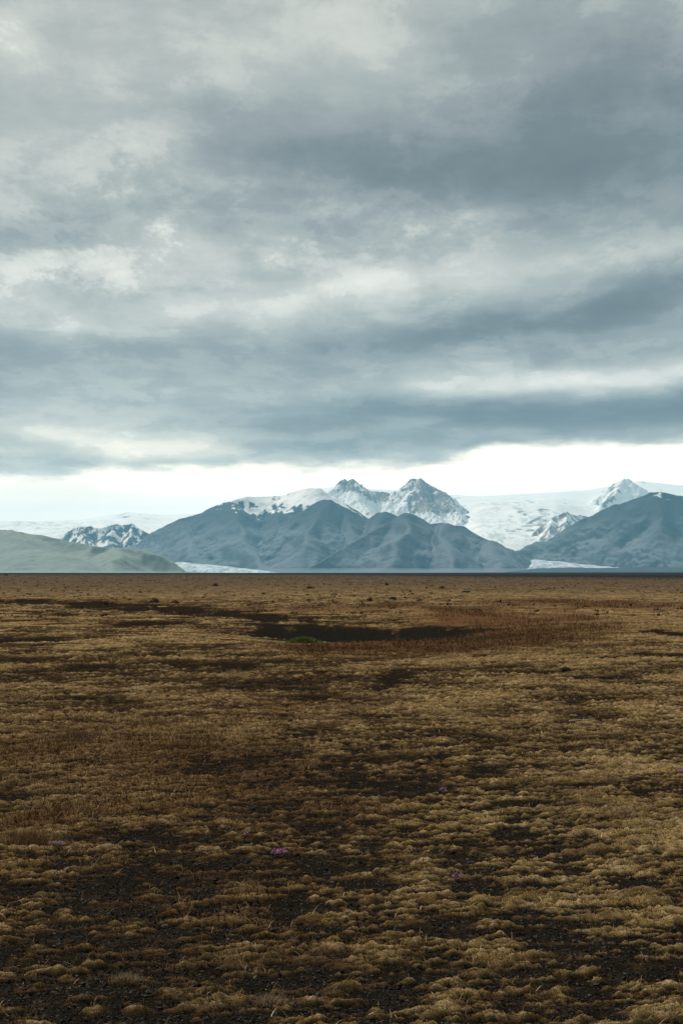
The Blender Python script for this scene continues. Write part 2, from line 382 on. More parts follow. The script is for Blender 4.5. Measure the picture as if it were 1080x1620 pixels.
m_leaf = material('heath_leaf', blade_shader, .7, .3)
def flower(px, py, w, nb, label, cols):
    x, y, z = place(px, py)
    root = link('flower_cluster', None, label, 'flowers', loc=(x, y, z))
    V, lp, sz, cc = local_blades(260, w * 1.15, w * .8, .045, [(.04, .055, .02), (.07, .07, .03), (.06, .04, .03)], [3, 2, 1], (.3, .95), .006)
    link('leaves', mesh_from('leaves', V, lp, sz, m_leaf, smooth=False, cols=cc), parent=root)
    # blossoms: four petals about a point
    a = rng.uniform(0, 2 * PI, nb); q = np.sqrt(rng.uniform(0, 1, nb)); cx = np.cos(a) * q * w / 2; cy = np.sin(a) * q * w * .3; cz = .035 + rng.uniform(-.01, .02, nb)
    VV = []; LL = []; CC = []; pal = palette(nb, cols, [1] * len(cols), .12)
    for i in range(nb):
        tilt = rng.normal(0, .5, 2)
        for j in range(4):
            b = j * PI / 2 + a[i]; s = .0085
            u = np.array([math.cos(b), math.sin(b), .35 + tilt[0] * math.cos(b) + tilt[1] * math.sin(b)]); v = np.array([-math.sin(b), math.cos(b), 0])
            o = np.array([cx[i], cy[i], cz[i]]); k0 = len(VV)
            VV += [o, o + u * s * .6 + v * s * .45, o + u * s * 1.15, o + u * s * .6 - v * s * .45]; LL += [k0, k0 + 1, k0 + 2, k0 + 3]; CC += [pal[i]] * 4
    link('petals', mesh_from('petals', np.array(VV), LL, 4, m_leaf, smooth=False, cols=np.array(CC)), parent=root)
PINK = [(.34, .05, .27), (.42, .10, .34), (.25, .045, .21)]
DULL = [(.17, .06, .16), (.24, .10, .22), (.13, .05, .12)]
flower(442, 1355, .125, 60, 'bright magenta flower cluster beside a bare dark patch', PINK)
flower(89, 1342, .13, 34, 'dull purple flower cluster in brown grass at the left', DULL)
flower(388, 1326, .05, 16, 'tiny purple flower cluster left above the bright magenta one', DULL)
flower(1077, 1224, .10, 34, 'purple flower cluster at the right edge of the moss', PINK)
flower(700, 1254, .09, 24, 'faint purple flower cluster in pale moss right of centre', DULL)
flower(722, 1393, .09, 26, 'faint purple flower cluster on the bare ground right of centre', DULL)

def rock_mesh(w, d, h, seed, mat):
    nu, nv = 22, 12; V = []
    for j in range(nv + 1):
        p = PI * j / nv
        for i in range(nu):
            t = 2 * PI * i / nu; V.append((math.sin(p) * math.cos(t), math.sin(p) * math.sin(t), math.cos(p)))
    V = np.array(V); k = 1 + .35 * fbm(V[:, 0] * 1.6 + seed, V[:, 1] * 1.6 + V[:, 2] * 1.3, 3, seed)
    V = np.sign(V) * np.abs(V)**.85 * k[:, None] * np.array([w / 2, d / 2, h]); V[:, 2] = np.maximum(V[:, 2], -.3 * h)
    L = []
    for j in range(nv):
        for i in range(nu): L.append((j * nu + i, (j + 1) * nu + i, (j + 1) * nu + (i + 1) % nu, j * nu + (i + 1) % nu))
    return mesh_from('rock', V, np.array(L), 4, mat, smooth=False)
def rock_shader():
    o = coord(); n = noise(o, 9, 5, .65)
    return mix(n, (.014, .012, .010), (.05, .042, .034)), bump(noise(o, 30, 4, .6), .8, .03)
m_rock = material('lava_rock', rock_shader, .9, .2)
def rock(px, py, w, d, h, label, seed):
    x, y, z = place(px, py); link('rock', rock_mesh(w, d, h, seed, m_rock), label, 'rock', loc=(x, y, z - .03 * h))
rock(621, 949, .62, .5, .27, 'dark rounded boulder alone on the pale plain beyond the hollow', 3)
rock(736, 938, 1.1, .7, .26, 'flat wide dark boulder farther off, right of the lone rounded one', 5)
rock(894, 1061, .2, .15, .05, 'small black stone on pale moss at the right', 8)
rock(262, 1467, .05, .05, .02, 'small grey pebble stone in the moss at the lower left', 12)
def tube(pts, rad, mat, name):
    V = []; L = []; k = 6
    for i, (x, y, z) in enumerate(pts):
        r_ = rad * (1 - .6 * i / (len(pts) - 1))
        for j in range(k):
            t = 2 * PI * j / k; V.append((x, y + math.cos(t) * r_, z + math.sin(t) * r_))
    for i in range(len(pts) - 1):
        for j in range(k): L.append((i * k + j, i * k + (j + 1) % k, (i + 1) * k + (j + 1) % k, (i + 1) * k + j))
    sizes = [4] * len(L); L = [q for t in L for q in t] + list(range(k))[::-1] + list(range((len(pts) - 1) * k, len(pts) * k)); sizes += [k, k]
    return mesh_from(name, np.array(V), L, sizes, mat)
m_pale = material('bleached_wood', lambda: (mix(noise(coord(), 60, 3), (.42, .38, .30), (.62, .58, .50)), None), .8, .2)
m_dark = material('dark_twig', lambda: (mix(noise(coord(), 40, 3), (.012, .010, .008), (.04, .03, .022)), None), .9, .1)
x, y, z = place(920, 1144)
link('stick', tube([(-.19, -.03, 0), (-.08, -.01, .008), (.05, .01, .012), (.2, .04, .03)], .007, m_pale, 'stick'), 'thin bleached white stick lying on pale moss at right', 'stick', loc=(x, y, z + .02))
x, y, z = place(955, 1043)
b = link('branch', None, 'dark crooked branch lying on the plain at the right', 'branch', loc=(x, y, z + .02))
link('limb', tube([(-.45, 0, .09), (-.44, 0, .02), (-.3, .02, .01), (-.1, .0, .012), (.05, .02, .05), (.25, 0, .02), (.42, .05, .07), (.6, .02, .03)], .024, m_dark, 'limb'), parent=b)
link('twig', tube([(-.12, 0, .02), (-.02, .1, .04), (.1, .2, .07)], .012, m_dark, 'twig'), parent=b)
link('twig', tube([(.2, 0, .03), (.28, -.08, .05), (.36, -.1, .1)], .011, m_dark, 'twig'), parent=b)

# low dark shrubs on the far plain: one mesh kind, several variants
m_shrub = material('shrub_leaf', blade_shader, .9, .1)
def shrub_mesh(w, h):
    n = 420; a = rng.uniform(0, 2 * PI, n); ph = np.arccos(rng.uniform(0, 1, n)); k = rng.uniform(.4, 1, n) * (1 + .4 * np.sin(a * 3 + 1))
    x = np.sin(ph) * np.cos(a) * k * w / 2; y = np.sin(ph) * np.sin(a) * k * w / 2; z = np.cos(ph) * k * h
    V, lp, sz, cc = blades(x, y, z - .08, np.full(n, .16), np.full(n, .09), rng.uniform(.1, .8, n), palette(n, [(.05, .04, .02), (.08, .056, .028), (.10, .064, .034)], [3, 2, 1]), False)
    return mesh_from('shrub', V, lp, sz, m_shrub, smooth=False, cols=cc)
SH = [shrub_mesh(1.0, .42), shrub_mesh(.8, .3), shrub_mesh(1.3, .4), shrub_mesh(.6, .5)]
def shrub(px, py, k, s, label, group=None):
    x, y, z = place(px, py); o = link('shrub', SH[k], label, 'shrub', group, loc=(x, y, z)); o.scale = (s, s, s); o.rotation_euler = (0, 0, px)
shrub(10, 910.5, 0, 2.6, 'dark shrub on the horizon at the left edge of the plain')
shrub(246, 952, 0, .7, 'low dark shrub beyond the dark streak, left of its rounder neighbour')
shrub(277, 953, 1, .7, 'low dark shrub beyond the dark streak, right of its neighbour')
shrub(341, 927, 0, 1.0, 'dark shrub on the plain below the foot of the blue mountain')
shrub(490, 931, 2, .9, 'wide dark shrub on the plain straight above the hollow')
shrub(611, 926, 3, 1.1, 'spiky dark shrub above the lone rounded boulder')
shrub(585, 950, 3, .6, 'tiny dark shrub left of the lone rounded boulder')
shrub(28, 978, 1, .45, 'small dark shrub on a mossy rise at the left')
shrub(698, 931, 1, 1.0, 'small dark shrub beyond the flat wide boulder')
for i in range(150):
    px = rng.uniform(-60, 1120); py = 913 + 30 * rng.uniform(0, 1)**1.5
    if px > 700 and rng.uniform() < .6: continue
    if min(abs(px - q) for q in (10, 246, 277, 341, 490, 611, 585, 698, 621, 736)) < 14: continue
    shrub(px, py, int(rng.integers(0, 4)), rng.uniform(.16, .42), 'one of the small dark shrubs dotting the far brown plain', 'small dark shrubs dotted over the far plain')

# thousands of small dark heath tussocks beyond: nobody could count them
X, Y = wedge(5500, 70, 1100, 1.15, 24); f = ground_fields(X, Y); k = fbm(X / 60, Y / 140, 3, 95) > -.15; X = X[k]; Y = Y[k]; f = tuple(q[k] for q in f)
Z = ground_height(X, Y, f); nt = len(X); m_ = 9; sz_ = np.repeat(rng.uniform(.10, .27, nt) * (1 + .5 * ss(300, 900, f[0])), m_)
X = np.repeat(X, m_) + rng.normal(0, 1, nt * m_) * sz_ * .55; Y = np.repeat(Y, m_) + rng.normal(0, 1, nt * m_) * sz_ * .5; Z = np.repeat(Z, m_)
c = np.repeat(palette(nt, [(.05, .034, .02), (.09, .058, .03), (.035, .026, .015), (.20, .14, .08)], [3, 3, 2, 1]), m_, 0)
V, lp, sz, cc = blades(X, Y, Z - .03, sz_ * rng.uniform(.7, 1.1, nt * m_), sz_ * .55, rng.uniform(.1, .8, nt * m_), c, False)
link('heath', mesh_from('heath', V, lp, sz, m_shrub, smooth=False, cols=cc), 'small dark heath tussocks speckling the far plain', 'heath', kind='stuff')
# ------------------------------------------------------------------ mountains
def terrain(name, ridges, x0, x1, y0, y1, step, slope, mat, label, gully=.35, talus=60, warp=70, snowf=None, seed=0, power=.92, rough=.4, floor=-6, kind='structure', main=1):
    """Height field grown from ridge lines: every ridge point is (bearing px, apparent height px, distance km)."""
    xs = np.arange(x0, x1, step); ys = np.arange(y0, y1, step); Xg, Yg = np.meshgrid(xs, ys); X = Xg.ravel(); Y = Yg.ravel()
    wx = X + warp * fbm(X / 700, Y / 700, 4, seed + 1); wy = Y + warp * 2 * fbm(X / 700, Y / 700, 4, seed + 5)
    H = np.full(X.shape, -1e9); DD = np.full(X.shape, 1e9)
    KN = 1 + .35 * fbm(X / 520, Y / 900, 4, seed + 60, .55)
    sx_ = X + 190 * fbm(X / 800, Y / 1100, 3, seed + 71); sy_ = Y + 190 * fbm(X / 800, Y / 1100, 3, seed + 75)
    for ri, rd_ in enumerate(ridges):
        spur = ri >= main; ux, uy = (sx_, sy_) if spur else (wx, wy); rr = 60. if spur else 8.; km = 40. if spur else 4.
        k = slope
        if isinstance(rd_, tuple): k, rd_ = rd_
        P = [far(*p) for p in rd_]
        for (ax, ay, az), (bx, by, bz) in zip(P[:-1], P[1:]):
            ex, ey = bx - ax, by - ay; L2 = ex * ex + ey * ey
            t = np.clip(((ux - ax) * ex + (uy - ay) * ey) / L2, 0, 1)
            d = np.hypot(ux - ax - t * ex, uy - ay - t * ey) * KN; d = np.sqrt(d * d + rr * rr) - rr
            h = az + (bz - az) * t - k * (d**power) * (1000**(1 - power)) * .9
            up = h > H; DD = np.where(up, d, DD); hh = np.clip(.5 + .5 * (h - H) / km, 0, 1); H = np.where(H < -1e8, h, H * (1 - hh) + h * hh + km * hh * (1 - hh) * .5)
    g = fbm(X / 420, Y / 700, 5 if rough > 1 else 3, seed + 20, .5); rg = 1 - np.abs(fbm(X / 300, Y / 520, 4, seed + 30)) * 2.2
    fade = ss(0, 450, DD)
    H = H + gully * 260 * fade * ss(-100, 200, H) * (g + .5 * (rg - .6)) + rough * 14 * fbm(X / 60, Y / 60, 3, seed + 40) 
    H = np.where(H < talus, talus * np.exp((np.minimum(H, talus) - talus) / (talus * 1.3)) - 3, H)
    H = np.maximum(H, floor)
    at = dict(elev=H, away=DD)
    Hg = H.reshape(len(ys), len(xs)); gy, gx = np.gradient(Hg, step); sl = np.hypot(gx, gy).ravel()
    at['steep'] = sl
    at['snow'] = snowf(X, Y, H, DD, sl) if snowf else np.zeros_like(H)
    o = link(name, mesh_from(name, np.stack([X, Y, H], 1), grid_loops(len(ys), len(xs)), 4, mat, at), label, None, kind=kind)
    return o
def m_mountain(name, lo, hi, snow=(.93, .91, .87), green=None, gl=700):
    def b():
        o = coord(); n = noise(scaled(o, (1, 1, 2.5)), .004, 8, .62); n2 = noise(o, .022, 5, .6)
        c = mix(sstep(.38, .62, n * .6 + n2 * .4), lo, hi)
        if green: c = mix(sstep(gl + 150, gl - 250, attr('elev') + (n - .5) * 500) * sstep(1.0, .35, attr('steep')) * .8, c, green)  # low-slope colour: grass on the hill, painted haze on the basalt
        s = mix(n2, tuple(v * .9 for v in snow), snow)
        c = mix(attr('snow'), c, s)
        return c, bump(n2 + n, .05, 20)
    return material(name, b, .95, .1)

rockm = m_mountain('basalt_slope', (.020, .028, .034), (.036, .046, .052), green=(.15, .17, .18), gl=640)  # green here is low haze painted into the base colour, paler towards the foot
def px_of(X, Y): return 540 + X / Y * F * math.cos(TILT)
# back mountain with snow shelves (left shoulder)
def snowA(X, Y, H, D, sl):
    p = px_of(X, Y); q = 906 - (H / Y) * F
    n = fbm(X / 260, Y / 190, 4, 301); n2 = fbm(X / 90, Y / 420, 3, 302)
    n3 = fbm(X / 55, Y / 110, 3, 303)
    s = H + 260 * n + 150 * n2 + 150 * n3 - 925 - 120 * ss(380, 345, p) + 35 * ss(430, 480, p)
    shelf = 170 * np.exp(-((p - 415) / 38)**2 - ((H - 860) / 45)**2)
    s = s + shelf - 40 * np.clip(sl - .7, 0, 2)
    return ss(-12, 14, s) * ss(335, 350, p)
A1 = [(190, 900, 19.5), (215, 884, 19.6), (233, 864, 19.7), (245, 851, 19.8), (264, 835, 19.9), (288, 820, 20), (302, 817, 20), (329, 809, 20), (346, 800, 20), (362, 794, 20), (392, 786, 20.2), (415, 785.5, 20.4), (447, 784, 20.5), (469, 776, 20.4), (488, 772, 20.3), (506, 772, 20.2), (519, 783, 20.1), (540, 800, 20)]
A2 = [[(288, 820, 20), (300, 850, 18.9), (318, 880, 17.9), (330, 903, 17.2)], [(362, 794, 20), (372, 822, 19), (392, 860, 18), (410, 900, 17)], [(447, 797, 20.0), (440, 830, 19), (455, 870, 18), (465, 902, 17.2)],
      [(245, 851, 19.8), (262, 875, 18.8), (285, 900, 18)]]
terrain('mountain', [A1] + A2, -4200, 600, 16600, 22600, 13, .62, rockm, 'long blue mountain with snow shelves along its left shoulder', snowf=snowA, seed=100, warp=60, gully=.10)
# dark middle spur
B = [[(470, 815, 18.8), (488, 802, 18.9), (500, 794, 18.9), (514, 789.5, 18.9), (530, 796, 18.9), (550, 805, 19), (570, 816, 19), (584, 821, 19), (597, 811, 18.9), (611, 809.5, 18.8), (622, 815, 18.7), (640, 832, 18.5)],
     [(514, 790, 18.9), (500, 820, 18.1), (478, 860, 17.2), (450, 902, 16.4)], [(550, 805, 19), (556, 840, 18), (548, 880, 17)], [(611, 810, 18.8), (590, 850, 17.8)]]
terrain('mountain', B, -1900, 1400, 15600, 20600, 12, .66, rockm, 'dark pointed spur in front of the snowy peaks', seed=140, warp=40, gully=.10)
# front pair of peaks
Dr = [[(478, 904, 15.2), (501, 891, 15.5), (540, 868, 15.9), (582, 843, 16.4), (610, 829, 16.7), (630, 821, 16.9), (647, 811, 17), (658, 815, 17), (679, 829, 17), (690, 828, 17), (700, 827, 17), (723, 832, 17), (732, 832, 17), (747, 843, 16.9), (769, 855, 16.8), (786, 863, 16.7), (809, 869, 16.5), (821, 880, 16.3), (836, 898, 16), (845, 905, 15.9)],
      [(647, 811, 17), (640, 845, 16.1), (618, 885, 15.3), (606, 904, 14.9)], [(705, 828, 17), (706, 860, 16.1), (722, 903, 15)], [(769, 855, 16.8), (780, 885, 15.9), (784, 904, 15.4)]]
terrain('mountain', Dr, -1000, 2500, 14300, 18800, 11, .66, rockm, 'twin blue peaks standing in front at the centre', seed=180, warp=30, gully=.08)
# right mountain
def snowH(X, Y, H, D, sl):
    p = px_of(X, Y); n = fbm(X / 110, Y / 200, 4, 321)
    return ss(0, .06, n - .24 - .35 * ss(950, 800, H)) * ss(960, 1000, p)
Hr = [[(800, 874, 17.2), (830, 869, 17.4), (866, 866, 17.6), (879, 861, 17.7), (890, 850, 17.8), (897, 841, 17.8), (903, 830, 17.9), (916, 823, 17.9), (930, 818, 18), (945, 812, 18), (950, 808, 18), (979, 798, 18), (1001, 790, 18), (1020, 782.5, 18), (1025, 779, 18), (1042, 778, 18), (1056, 781, 18), (1080, 785, 18), (1130, 795, 18.2), (1200, 788, 18.5), (1300, 800, 18.6), (1400, 830, 18.6), (1500, 880, 18.5)],
      [(979, 798, 18), (965, 840, 17.2), (945, 872, 16.8)], [(1042, 778, 18), (1040, 830, 17), (1015, 880, 16.3)], [(1110, 790, 18), (1120, 850, 16.8), (1100, 895, 15.9)], [(1200, 790, 18.5), (1220, 850, 17)]]
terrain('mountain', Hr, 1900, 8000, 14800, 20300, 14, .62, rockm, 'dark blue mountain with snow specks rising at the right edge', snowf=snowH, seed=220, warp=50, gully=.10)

# high snowy crags
rockhi = m_mountain('crag_rock', (.10, .095, .09), (.42, .35, .28), snow=(.95, .93, .89))
def snowE(X, Y, H, D, sl):
    n = fbm(X / 300, Y / 240, 5, 341, .6); n2 = fbm(X / 70, Y / 110, 4, 342, .6)
    p = px_of(X, Y)
    cragl = np.exp(-((p - 545) / 22)**2) * ss(1350, 1480, H) + np.exp(-((p - 597) / 26)**2) * ss(1180, 1320, H) + 1.25 * np.exp(-((p - 682) / 38)**2) * ss(900, 1050, H) + .5 * np.exp(-((p - 738) / 10)**2)
    return 1 - ss(-.05, .05, n * .8 + n2 * .8 - .40 + .70 * cragl)
E = [[(470, 800, 24.6), (505, 790, 24.7), (520, 785, 24.8), (533, 773, 25), (543, 760, 25), (548, 758, 25), (553, 761, 25), (559, 756.5, 25), (564, 766, 25), (575, 772, 25.2), (586, 777, 25.2), (600, 778, 25.2), (617, 780, 25.3), (628, 783, 25.4)],
     [(628, 783, 25.4), (638, 776, 25.2), (644, 768, 25), (649, 758, 25), (656, 757, 25), (663, 760, 25), (672, 765, 25), (680, 770, 25), (698, 778, 25), (716, 789, 24.9), (723, 799, 24.8), (735, 806, 24.7), (743, 813, 24.6), (748, 830, 24.5), (755, 850, 24.3)],
     [(553, 760, 25), (572, 795, 24.1), (596, 822, 23.3)], [(600, 778, 25.2), (615, 800, 24.4), (630, 822, 23.7)], [(656, 757, 25), (668, 790, 24.2), (690, 822, 23.4)], [(680, 770, 25), (706, 800, 24.2), (728, 825, 23.5)], [(656, 757, 25), (650, 790, 24.2)], [(600, 800, 24.9), (560, 815, 23.6), (520, 815, 23.2)]]
terrain('mountain', E, -1800, 2900, 22300, 27500, 15, .85, rockhi, 'jagged snow covered crags rising highest behind the blue mountains', snowf=snowE, seed=260, main=2, warp=90, gully=.55, rough=3.0)

# ice cap and icefalls
def ice_shader():
    o = coord(); n = noise(scaled(o, (1, .4, 2)), .0035, 7, .65); cr = noise(scaled(o, (1, .35, 1)), .0065, 8, .72, .6)
    k = attr('fall')
    c = mix(n, (.90, .88, .84), (.97, .95, .91))
    c = mix(k * sstep(.47, .58, cr) * .95, c, (.36, .39, .38))
    c = mix(attr('rock'), c, (.10, .10, .10))
    return c, bump(cr * (k + .03), .8, 45)
m_ice = material('glacier_ice', ice_shader, .9, .1)
CAP = np.array([(-900, 860), (-500, 850), (-200, 842), (0, 829), (60, 829), (130, 826), (200, 814), (260, 819), (330, 816), (400, 793), (447, 789), (480, 779), (530, 774), (620, 779), (700, 786), (760, 789), (850, 784), (930, 779), (985, 770), (1010, 765), (1080, 772), (1200, 776), (1400, 780), (1700, 800)], float)
step = 60
xs = np.arange(-19000, 18000, step); ys = np.arange(19500, 35000, 45); Xg, Yg = np.meshgrid(xs, ys); X = Xg.ravel(); Y = Yg.ravel(); p = px_of(X, Y)
top = np.interp(p, CAP[:, 0], CAP[:, 1]); topz = (906 - top) / F * 30500
# how low the ice hangs at its front edge (photo: about 868 px at the icefall between the mountains)
t = np.clip((Y - 20500) / (30500 - 20500), 0, 1)
base = np.interp(p, [-900, 60, 250, 700, 760, 880, 960, 1100, 1700], [.3, .5, .6, .8, .55, .55, .9, 1, 1])
prof = t**base
H = topz * prof + 220 * fbm(X / 2600, Y / 3400, 4, 401) * np.sin(np.clip(t, 0, 1) * PI) + 26 * fbm(X / 300, Y / 500, 4, 402) * (1 - .7 * ss(.5, 1, t))
H = np.minimum(H, topz * Y / 30500 * 1.0 - 4 + 20 * fbm(X / 900, Y / 900, 3, 403)) * np.where(Y > 30500, 1 - (Y - 30500) / 9000, 1)
H += 160 * ss(19500, 20500, Y) - 100
fall = np.exp(-((p - 830) / 95)**2) * ss(.85, .45, t) + .9 * np.exp(-((p - 95) / 110)**2) * ss(.9, .5, t) + .6 * np.exp(-((p - 640) / 30)**2)
fall = np.clip(fall * (.55 + .9 * fbm(X / 1500, Y / 1800, 3, 404)), 0, 1)
nn = fbm(X / 300, Y / 420, 4, 405)
rock_ = ss(.1, .2, nn + .6 * np.exp(-((p - 200) / 12)**2 - ((906 - H / Y * F - 817) / 2.0)**2) - .3)
rock_ *= np.exp(-((p - 200) / 25)**2)
yy = 906 - H / Y * F
rock_ = np.maximum(rock_, ss(.35, .6, np.exp(-((p - 837) / 5)**2 - ((yy - 827) / 3)**2) + .4 * nn))
rock_ = np.maximum(rock_, ss(.30, .42, fbm(X / 210, Y / 500, 5, 406, .6) + .30 * np.exp(-((p - 850) / 50)**2 - ((yy - 822) / 22)**2) - .04) * .9)
link('glacier', mesh_from('glacier', np.stack([X, Y, H], 1), grid_loops(len(ys), len(xs)), 4, m_ice, dict(fall=fall, rock=rock_)), 'white ice cap and icefalls behind the blue mountains', kind='structure')

# nunatak ridge upper right, outcrop beside the icefall, rock island at the left
def snowmix(th, seed_, sx=150, sy=260):
    def f(X, Y, H, D, sl):
        n = fbm(X / sx, Y / sy, 5, seed_, .6); return ss(-.04, .04, n - th)
    return f
terrain('mountain', [[(945, 793, 27.5), (951, 786, 27.5), (957, 779, 27.5), (962, 772, 27.5), (970, 765, 27.5), (980, 760, 27.5), (986, 756.5, 27.5), (992, 757, 27.5), (1003, 765, 27.5), (1015, 775, 27.5)], [(986, 757, 27.5), (975, 778, 26.8), (950, 800, 26.2)]],
        4300, 6800, 25200, 29200, 18, .8, rockhi, 'small rock ridge poking out of the ice cap at upper right', snowf=lambda X, Y, H, D, sl: np.clip(1 - ss(.0, .1, fbm(X / 160, Y / 220, 4, 351) - .05 + .5 * np.exp(-((px_of(X, Y) - 967) / 18)**2) - .35), 0, 1), seed=300, main=3, warp=60, gully=.3, rough=2)
terrain('mountain', [[(835, 858, 21.5), (845, 840, 21.8), (858, 829, 22), (872, 818, 22.2), (888, 813, 22.3), (898, 809, 22.4), (905, 815, 22.4), (925, 815, 22.4), (940, 822, 22.4)], [(872, 818, 22.2), (868, 840, 21.4), (862, 868, 20.8)], [(898, 810, 22.4), (890, 840, 21.4), (880, 868, 20.7)]],
        2500, 4600, 20000, 24400, 14, .75, rockhi, 'grey rock outcrop streaked with snow beside the icefall', snowf=snowmix(.02, 352), seed=320, main=3, warp=40, gully=.35, rough=2)
terrain('mountain', [[(108, 846, 21), (113, 838, 21), (126, 832.5, 21.1), (140, 833, 21.2), (159, 836, 21.2), (175, 832, 21.3), (184, 829, 21.4), (198, 831, 21.4), (210, 829, 21.4), (218, 838, 21.3), (223, 848, 21.2)], [(126, 833, 21.1), (135, 850, 20.5), (150, 866, 19.9)], [(184, 830, 21.4), (172, 848, 20.6), (168, 862, 20.1)], [(210, 830, 21.4), (205, 852, 20.6)]],
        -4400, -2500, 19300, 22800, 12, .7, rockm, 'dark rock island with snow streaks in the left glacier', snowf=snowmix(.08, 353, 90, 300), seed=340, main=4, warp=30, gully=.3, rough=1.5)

m_moraine = m_mountain('moraine_gravel', (.02, .026, .03), (.04, .048, .05))
# near green hill at the left
m_hill = m_mountain('grassy_slope', (.13, .155, .13), (.27, .28, .21), green=(.19, .235, .20), gl=280)
G = [[(-420, 850, 12.5), (-260, 840, 12.5), (-90, 833, 12.5), (0, 838, 12.4), (18, 838, 12.4), (30, 842, 12.4), (70, 847, 12.3), (111, 857, 12.2), (148, 863, 12.1), (163, 866, 12.1)],
     (.9, [(148, 864, 12.0), (200, 867, 12), (228, 871, 11.9)]), (1.3, [(228, 871, 11.9), (254, 878.5, 11.8), (276, 889, 11.7), (290, 900, 11.6), (295, 906, 11.6)]),
     (.3, [(20, 840, 12.4), (60, 870, 11.4), (110, 900, 10.7)]), (.3, [(-90, 835, 12.5), (-60, 870, 11.3), (-40, 900, 10.6)]), (.6, [(190, 867, 12), (178, 885, 11.3), (170, 903, 10.9)])]
terrain('hill', G, -6500, -1000, 8800, 14500, 14, .42, m_hill, 'green flat topped hill at the left foot of the mountains', seed=360, main=3, talus=25, warp=30, gully=.14, rough=.5)
# glacier tongues reaching the plain and the moraine between them
m_tongue = material('tongue_ice', lambda: (mix(sstep(.38, .60, noise(scaled(coord(), (1, .25, 1)), .012, 8, .75)), (.20, .25, .29), (.60, .64, .67)), None), .9, .1)
def low(name, pts, km, mat, label, seed, depth=900, z0=-4):
    xs = np.arange(far(pts[0][0], 900, km)[0], far(pts[-1][0], 900, km)[0], 16); ys = np.linspace(km * 1000 - depth, km * 1000 + 1600, 60)
    Xg, Yg = np.meshgrid(xs, ys); X = Xg.ravel(); Y = Yg.ravel(); p = px_of(X, Y)
    tz = EYE + (906 - np.interp(p, [q[0] for q in pts], [q[1] for q in pts])) / F * km * 1000
    u = (Y - (km * 1000 - depth)) / depth; pr = np.where(u < 1, np.sqrt(np.clip(u, 0, 1)), 1 - ss(0, 1, (Y - km * 1000) / 1600) * 1.1)
    Hh = tz * pr + 9 * fbm(X / 110, Y / 200, 5, seed, .6) - 4
    link(name, mesh_from(name, np.stack([X, Y, Hh], 1), grid_loops(len(ys), len(xs)), 4, mat, dict(snow=np.zeros_like(X), elev=Hh, steep=np.zeros_like(X))), label, kind='structure')
low('glacier', [(262, 906), (275, 890), (288, 888.5), (315, 891), (345, 894), (380, 898), (415, 902), (450, 907), (470, 908)], 14.2, m_tongue, 'pale glacier tongue reaching the plain beside the green hill', 501)
low('glacier', [(818, 908), (824, 902), (830, 895), (836, 888), (843, 884.5), (850, 885), (891, 888.5), (930, 891.5), (965, 893.5), (998, 896), (1020, 899)], 16.7, m_tongue, 'pale glacier tongue reaching the plain at the right', 502)
low('moraine', [(790, 906), (822, 902), (845, 898.5), (900, 897), (940, 898), (1000, 897), (1080, 897), (1250, 896), (1400, 900)], 13.4, m_moraine, 'low dark moraine in front of the right glacier tongue', 503)

# ------------------------------------------------------------------ haze
def box(name, x0, x1, y0, y1, z0, z1):
    V = [(x, y, z) for z in (z0, z1) for y in (y0, y1) for x in (x0, x1)]
    L = [(0, 2, 3, 1), (4, 5, 7, 6), (0, 1, 5, 4), (2, 6, 7, 3), (0, 4, 6, 2), (1, 3, 7, 5)]
    return mesh_from(name, V, np.array(L), 4, smooth=False)
m_haze = bpy.data.materials.new('haze_air'); m_haze.use_nodes = True; t = m_haze.node_tree; t.nodes.clear()
out = t.nodes.new('ShaderNodeOutputMaterial'); pv = t.nodes.new('ShaderNodeVolumePrincipled')
pv.inputs['Color'].default_value = (.31, .70, .97, 1); pv.inputs['Density'].default_value = 2.6e-5; pv.inputs['Anisotropy'].default_value = 0.0
t.links.new(pv.outputs[0], out.inputs['Volume'])
hz = box('haze', -42500, 42500, -42500, 42500, -12, 1950); hz.materials.append(m_haze)
link('haze', hz, kind='stuff')

# ------------------------------------------------------------------ sky
SUN_EL, SUN_AZ = math.radians(42), math.radians(-32)      # ahead and a little to the left, behind the cloud
w = bpy.data.worlds.new('World'); S.world = w; w.use_nodes = True; t = w.node_tree; N.T = t; t.nodes.clear()
wo = t.nodes.new('ShaderNodeOutputWorld'); bg = t.nodes.new('ShaderNodeBackground'); t.links.new(bg.outputs[0], wo.inputs[0])
sky = t.nodes.new('ShaderNodeTexSky'); sky.sky_type = 'NISHITA'; sky.sun_disc = False; sky.sun_elevation = SUN_EL; sky.sun_rotation = SUN_AZ
d = coord('Generated'); sp = t.nodes.new('ShaderNodeSeparateXYZ'); t.links.new(d.s, sp.inputs[0])
dx, dy, dz = (N(sp.outputs[i]) for i in range(3))
zc = N.m('MAXIMUM', dz, 0.0)
DEG = 180 / PI
az = N.m('ARCTAN2', dx, dy) * DEG; el = N.m('ARCSINE', zc) * DEG
deck = xyz(dx / (zc + .09), dy / (zc + .09), 0.0)
ang = xyz(dx * 1.0, dy * 1.0, zc * 2.6)
w1 = noise(ang, 5.0, 4, .55) - .5; w2 = noise(xyz(dx + 3.7, dy, zc * 2.6), 5.0, 4, .55) - .5
w3 = noise(xyz(dx + 1.7, dy, zc * 4), 16.0, 3, .6) - .5
azw = az + w1 * 6.0 + w3 * 1.2; elw = el + w2 * 2.0 + w3 * .6
def aim(px, py):
    x, y, z = ray(px, py); L = math.sqrt(x * x + y * y + z * z)
    return math.degrees(math.atan2(x, y)), math.degrees(math.asin(z / L))
K = 57.3 / F
